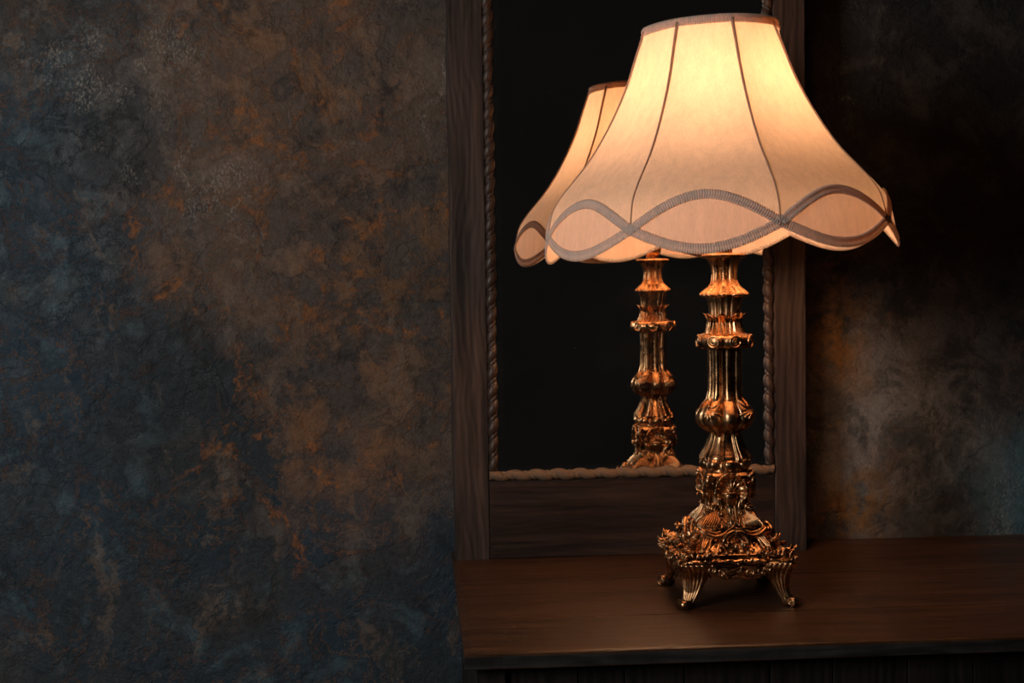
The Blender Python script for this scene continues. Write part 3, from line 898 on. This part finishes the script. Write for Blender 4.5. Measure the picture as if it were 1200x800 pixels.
# ---- the shade and what carries it
fit = bpy.data.objects.new('lampshade', None); col.objects.link(fit); fit.parent = lamp
ZC, ZT = .4265, .6600                      # cusp height, top ring height
vdir = atan2(-LY, -LX)                     # towards the camera from the lamp
CUSP0 = vdir+radians(-26.5)                # first cusp
SR = [(.39, .2035), (.4034, .2030), (.4265, .2005), (.440, .1985), (.4560, .1940), (.4726, .183), (.490, .1675), (.508, .1515), (.529, .1365), (.550, .1235), (.574, .1105), (.598, .0995), (.626, .0892), (.650, .0800), (.6635, .0755)]
def shade_r(z): return smooth_tab(SR, z)
def flatk(z): return smooth_tab([(.39, .22), (.43, .28), (.46, .42), (.50, .72), (.58, .85), (.64, .5), (.6635, .05)], z)
def u_of(a): return ((a-CUSP0)/(pi/4)) % 1
def shade_pt(a, z, o=0.):
    u = u_of(a); x = (u-.5)*pi/4
    chord = cos(pi/8)/cos(x); k = flatk(z); r = shade_r(z)*(1-k+k*chord)+o
    return Vector((r*cos(a), r*sin(a), z))
HI, LO = .0325, .0235
def z_hi(u): return ZC+HI*sin(pi*u)
def z_lo(u): return ZC-LO*sin(pi*u)
tilt = Matrix.Translation((0, 0, ZC)) @ Matrix.Rotation(radians(-2.0), 4, Vector((sin(vdir), -cos(vdir), 0)).cross(Vector((0, 0, 1)))) @ Matrix.Translation((0, 0, -ZC))
shift = Vector((-.0065*cos(0), 0, 0))
fit.matrix_local = Matrix.Translation(shift) @ tilt
NP = 26
rows = []; NV = 46
for i in range(NV+1):
    row = []
    for k in range(8*NP):
        u = (k % NP)/NP; a = CUSP0+(k//NP+u)*pi/4
        t_ = i/NV; z = ZT+(z_hi(u)-ZT)*t_
        row.append(shade_pt(a, z))
    rows.append(row)
b = MB(); b.grid(rows, closed_u=True); b.build('shade_fabric', M_fab, fit)
rows = []
for i in range(13):
    row = []
    for k in range(8*NP):
        u = (k % NP)/NP; a = CUSP0+(k//NP+u)*pi/4
        zz = z_hi(u)+(z_lo(u)-z_hi(u))*i/12-(0.0002*i if u == 0 else 0)
        row.append(shade_pt(a, zz, .0004*sin(pi*i/12)))
    rows.append(row)
b = MB(); b.grid(rows, closed_u=True); o = b.build('scallop_band', M_almond, fit); o['label'] = 'peach almond-shaped fabric insets along the hem'

def braid(path, closed, width, pitch=.0026):
    """looped gimp braid laid on the shade along a path of (point, outward, across)"""
    b = MB(); n = len(path)
    # even stations
    L = [0]
    for i in range(1, n): L.append(L[-1]+(path[i][0]-path[i-1][0]).length)
    tot = L[-1]; per = 6; m = max(4, int(tot/pitch))*per; rows = []; j = 0
    for i in range(m if closed else m+1):
        s = tot*i/m
        while j < n-2 and L[j+1] < s: j += 1
        f = (s-L[j])/max(1e-9, L[j+1]-L[j])
        p = path[j][0].lerp(path[j+1][0], f); o_ = path[j][1].lerp(path[j+1][1], f).normalized()
        ac = path[j][2].lerp(path[j+1][2], f); ac = (ac-o_*ac.dot(o_)).normalized()
        row = []
        for (x, h) in ((-1, -.1), (-.98, .30), (-.78, .62), (-.5, .8), (-.22, .55), (0, .30), (.22, .55), (.5, .8), (.78, .62), (.98, .30), (1, -.1), (0, -.3)):
            ph = 2*pi*i/per+ (x*1.6 if x > 0 else -x*1.6)
            wv = .5+.5*cos(ph)
            xx = x*width*(.78+.22*wv if abs(x) > .7 else 1); hh = h*.0023*(.40+.60*wv)
            row.append(p+ac*xx+o_*(hh+.0003))
        rows.append(row)
    if closed: b.grid(rows, closed_u=True, closed_v=True)
    else: b.loft(rows)
    return b
def arc_path(k, fz, sgn, lo=0., hi=1., lift=0.):
    P = []; n = 60
    for i in range(n+1):
        u = lo+(hi-lo)*i/n; uu = min(max(u, .0001), .9999); a = CUSP0+(k+uu)*pi/4; z = fz(uu)
        p = shade_pt(a, z, lift)
        out = Vector((cos(a), sin(a), .35 if z > ZC else .05)).normalized()
        q0 = shade_pt(CUSP0+(k+max(uu-.01, .0001))*pi/4, fz(max(uu-.01, .0001))); q1 = shade_pt(CUSP0+(k+min(uu+.01, .9999))*pi/4, fz(min(uu+.01, .9999)))
        tan = (q1-q0).normalized(); P.append((p, out, tan.cross(out)))
    return P
for k in range(8):
    braid(arc_path(k, z_hi, 1, 0, 1, .0006), False, .0058).build('braid_trim', M_braid, fit)
    braid(arc_path(k, z_lo, -1, -.0, 1, .0004), False, .0060).build('braid_trim', M_braid, fit)
P = []
for i in range(161):
    a = CUSP0+2*pi*i/160; P.append((shade_pt(a, ZT-.0040, .0004), Vector((cos(a), sin(a), .12)).normalized(), Vector((0, 0, 1))))
o = braid(P, True, .0054).build('top_braid', M_braid, fit)
for k in range(8):
    a = CUSP0+k*pi/4; pts = []; n = 30
    for i in range(n+1):
        z = ZT-.004-(ZT-.004-ZC-.006)*i/n; pts.append(shade_pt(a+1e-5, z, .0002))
    b = MB(); b.tube(pts, [.0020-.0012*i/n for i in range(n+1)], 8, True, 0); b.build('seam_piping', M_seam, fit)
# wire carrier: top ring, spider arms, washer
b = MB(); b.tube([(.0760*cos(2*pi*i/48), .0760*sin(2*pi*i/48), ZT-.001) for i in range(49)], .0011, 8, False, 0)
for k in range(4):
    a = CUSP0+k*pi/2; b.tube([(.009*cos(a), .009*sin(a), ZT-.012), (.03*cos(a), .03*sin(a), ZT-.012), (.0755*cos(a), .0755*sin(a), ZT-.001)], .0011, 6)
b.tube([(.009*cos(2*pi*i/24), .009*sin(2*pi*i/24), ZT-.010) for i in range(25)], .0012, 8, False, 0)
b.build('wire_spider', M_brass, fit)
# socket, harp, finial, bulb
b = revolve([(.468, .010), (.466, .0165), (.454, .0170), (.452, .0185), (.446, .0185), (.441, .014), (.437, .008), (.430, .0062), (.426, .006)], None, 32)
put(b, 'socket', M_brass)
b = MB(); ah = CUSP0+pi/4; ca, sa = cos(ah), sin(ah); pts = []
for (r, z) in ((.018, .447), (.036, .480), (.046, .550), (.036, .620), (.012, .6505), (0, .6525), (-.012, .6505), (-.036, .620), (-.046, .550), (-.036, .480), (-.018, .447)): pts.append((r*ca-.003*(z-.447)/.20, r*sa, min(z, .6490)))
b.tube(pts, .0012, 8, True, 6); put(b, 'harp', M_brass)
b = revolve([(.676, .001), (.674, .004), (.669, .0055), (.664, .004), (.661, .0025), (.657, .004), (.6535, .006), (.6525, .004)], None, 24)
b.turned(lambda p: p+Vector((-.0035, 0, 0))); put(b, 'finial', M_brass)
b = revolve([(.469+(z_-.503)*1.45, r_) for z_, r_ in ((.606, .001), (.605, .009), (.601, .018), (.593, .026), (.582, .030), (.570, .030), (.556, .025), (.540, .018), (.524, .0140), (.503, .0135), (.5025, .002))], None, 40)
put(b, 'light_bulb', M_bulb)

# cord leaving the foot of the lamp towards the wall
b = MB()
b.tube([(.0, .03, .047), (.02, .045, .030), (.045, .075, .006), (.075, .13, .0032), (.115, .20, .0032), (.160, .262, .0032), (.190, .292, .0032)], .0024, 8)
b.build('power_cord', M_black, lamp)

# ------------------------------------------------------------------ light
def area(name, loc, target, size, sy, power, color):
    l = bpy.data.lights.new(name, 'AREA'); l.shape = 'RECTANGLE'; l.size = size; l.size_y = sy; l.energy = power; l.color = color
    o = bpy.data.objects.new(name, l); col.objects.link(o); o.location = loc
    o.rotation_euler = (Vector(target)-Vector(loc)).to_track_quat('-Z', 'Y').to_euler(); return o
area('window_light', (-1.30, .22, 1.52), (.10, 1.80, 1.12), .42, .8, 15, (1., .945, .885))
w = bpy.data.worlds.new('world'); scene.world = w; w.use_nodes = True
bg = w.node_tree.nodes['Background']; bg.inputs[0].default_value = (.68, .62, .56, 1); bg.inputs[1].default_value = .006

scene.view_settings.view_transform = 'Standard'; scene.view_settings.look = 'None'
scene.view_settings.gamma = 1; scene.view_settings.exposure = 0; scene.view_settings.use_curve_mapping = False
scene.cycles.caustics_reflective = False; scene.cycles.caustics_refractive = False
scene.cycles.sample_clamp_indirect = 6
scene.cycles.max_bounces = 10
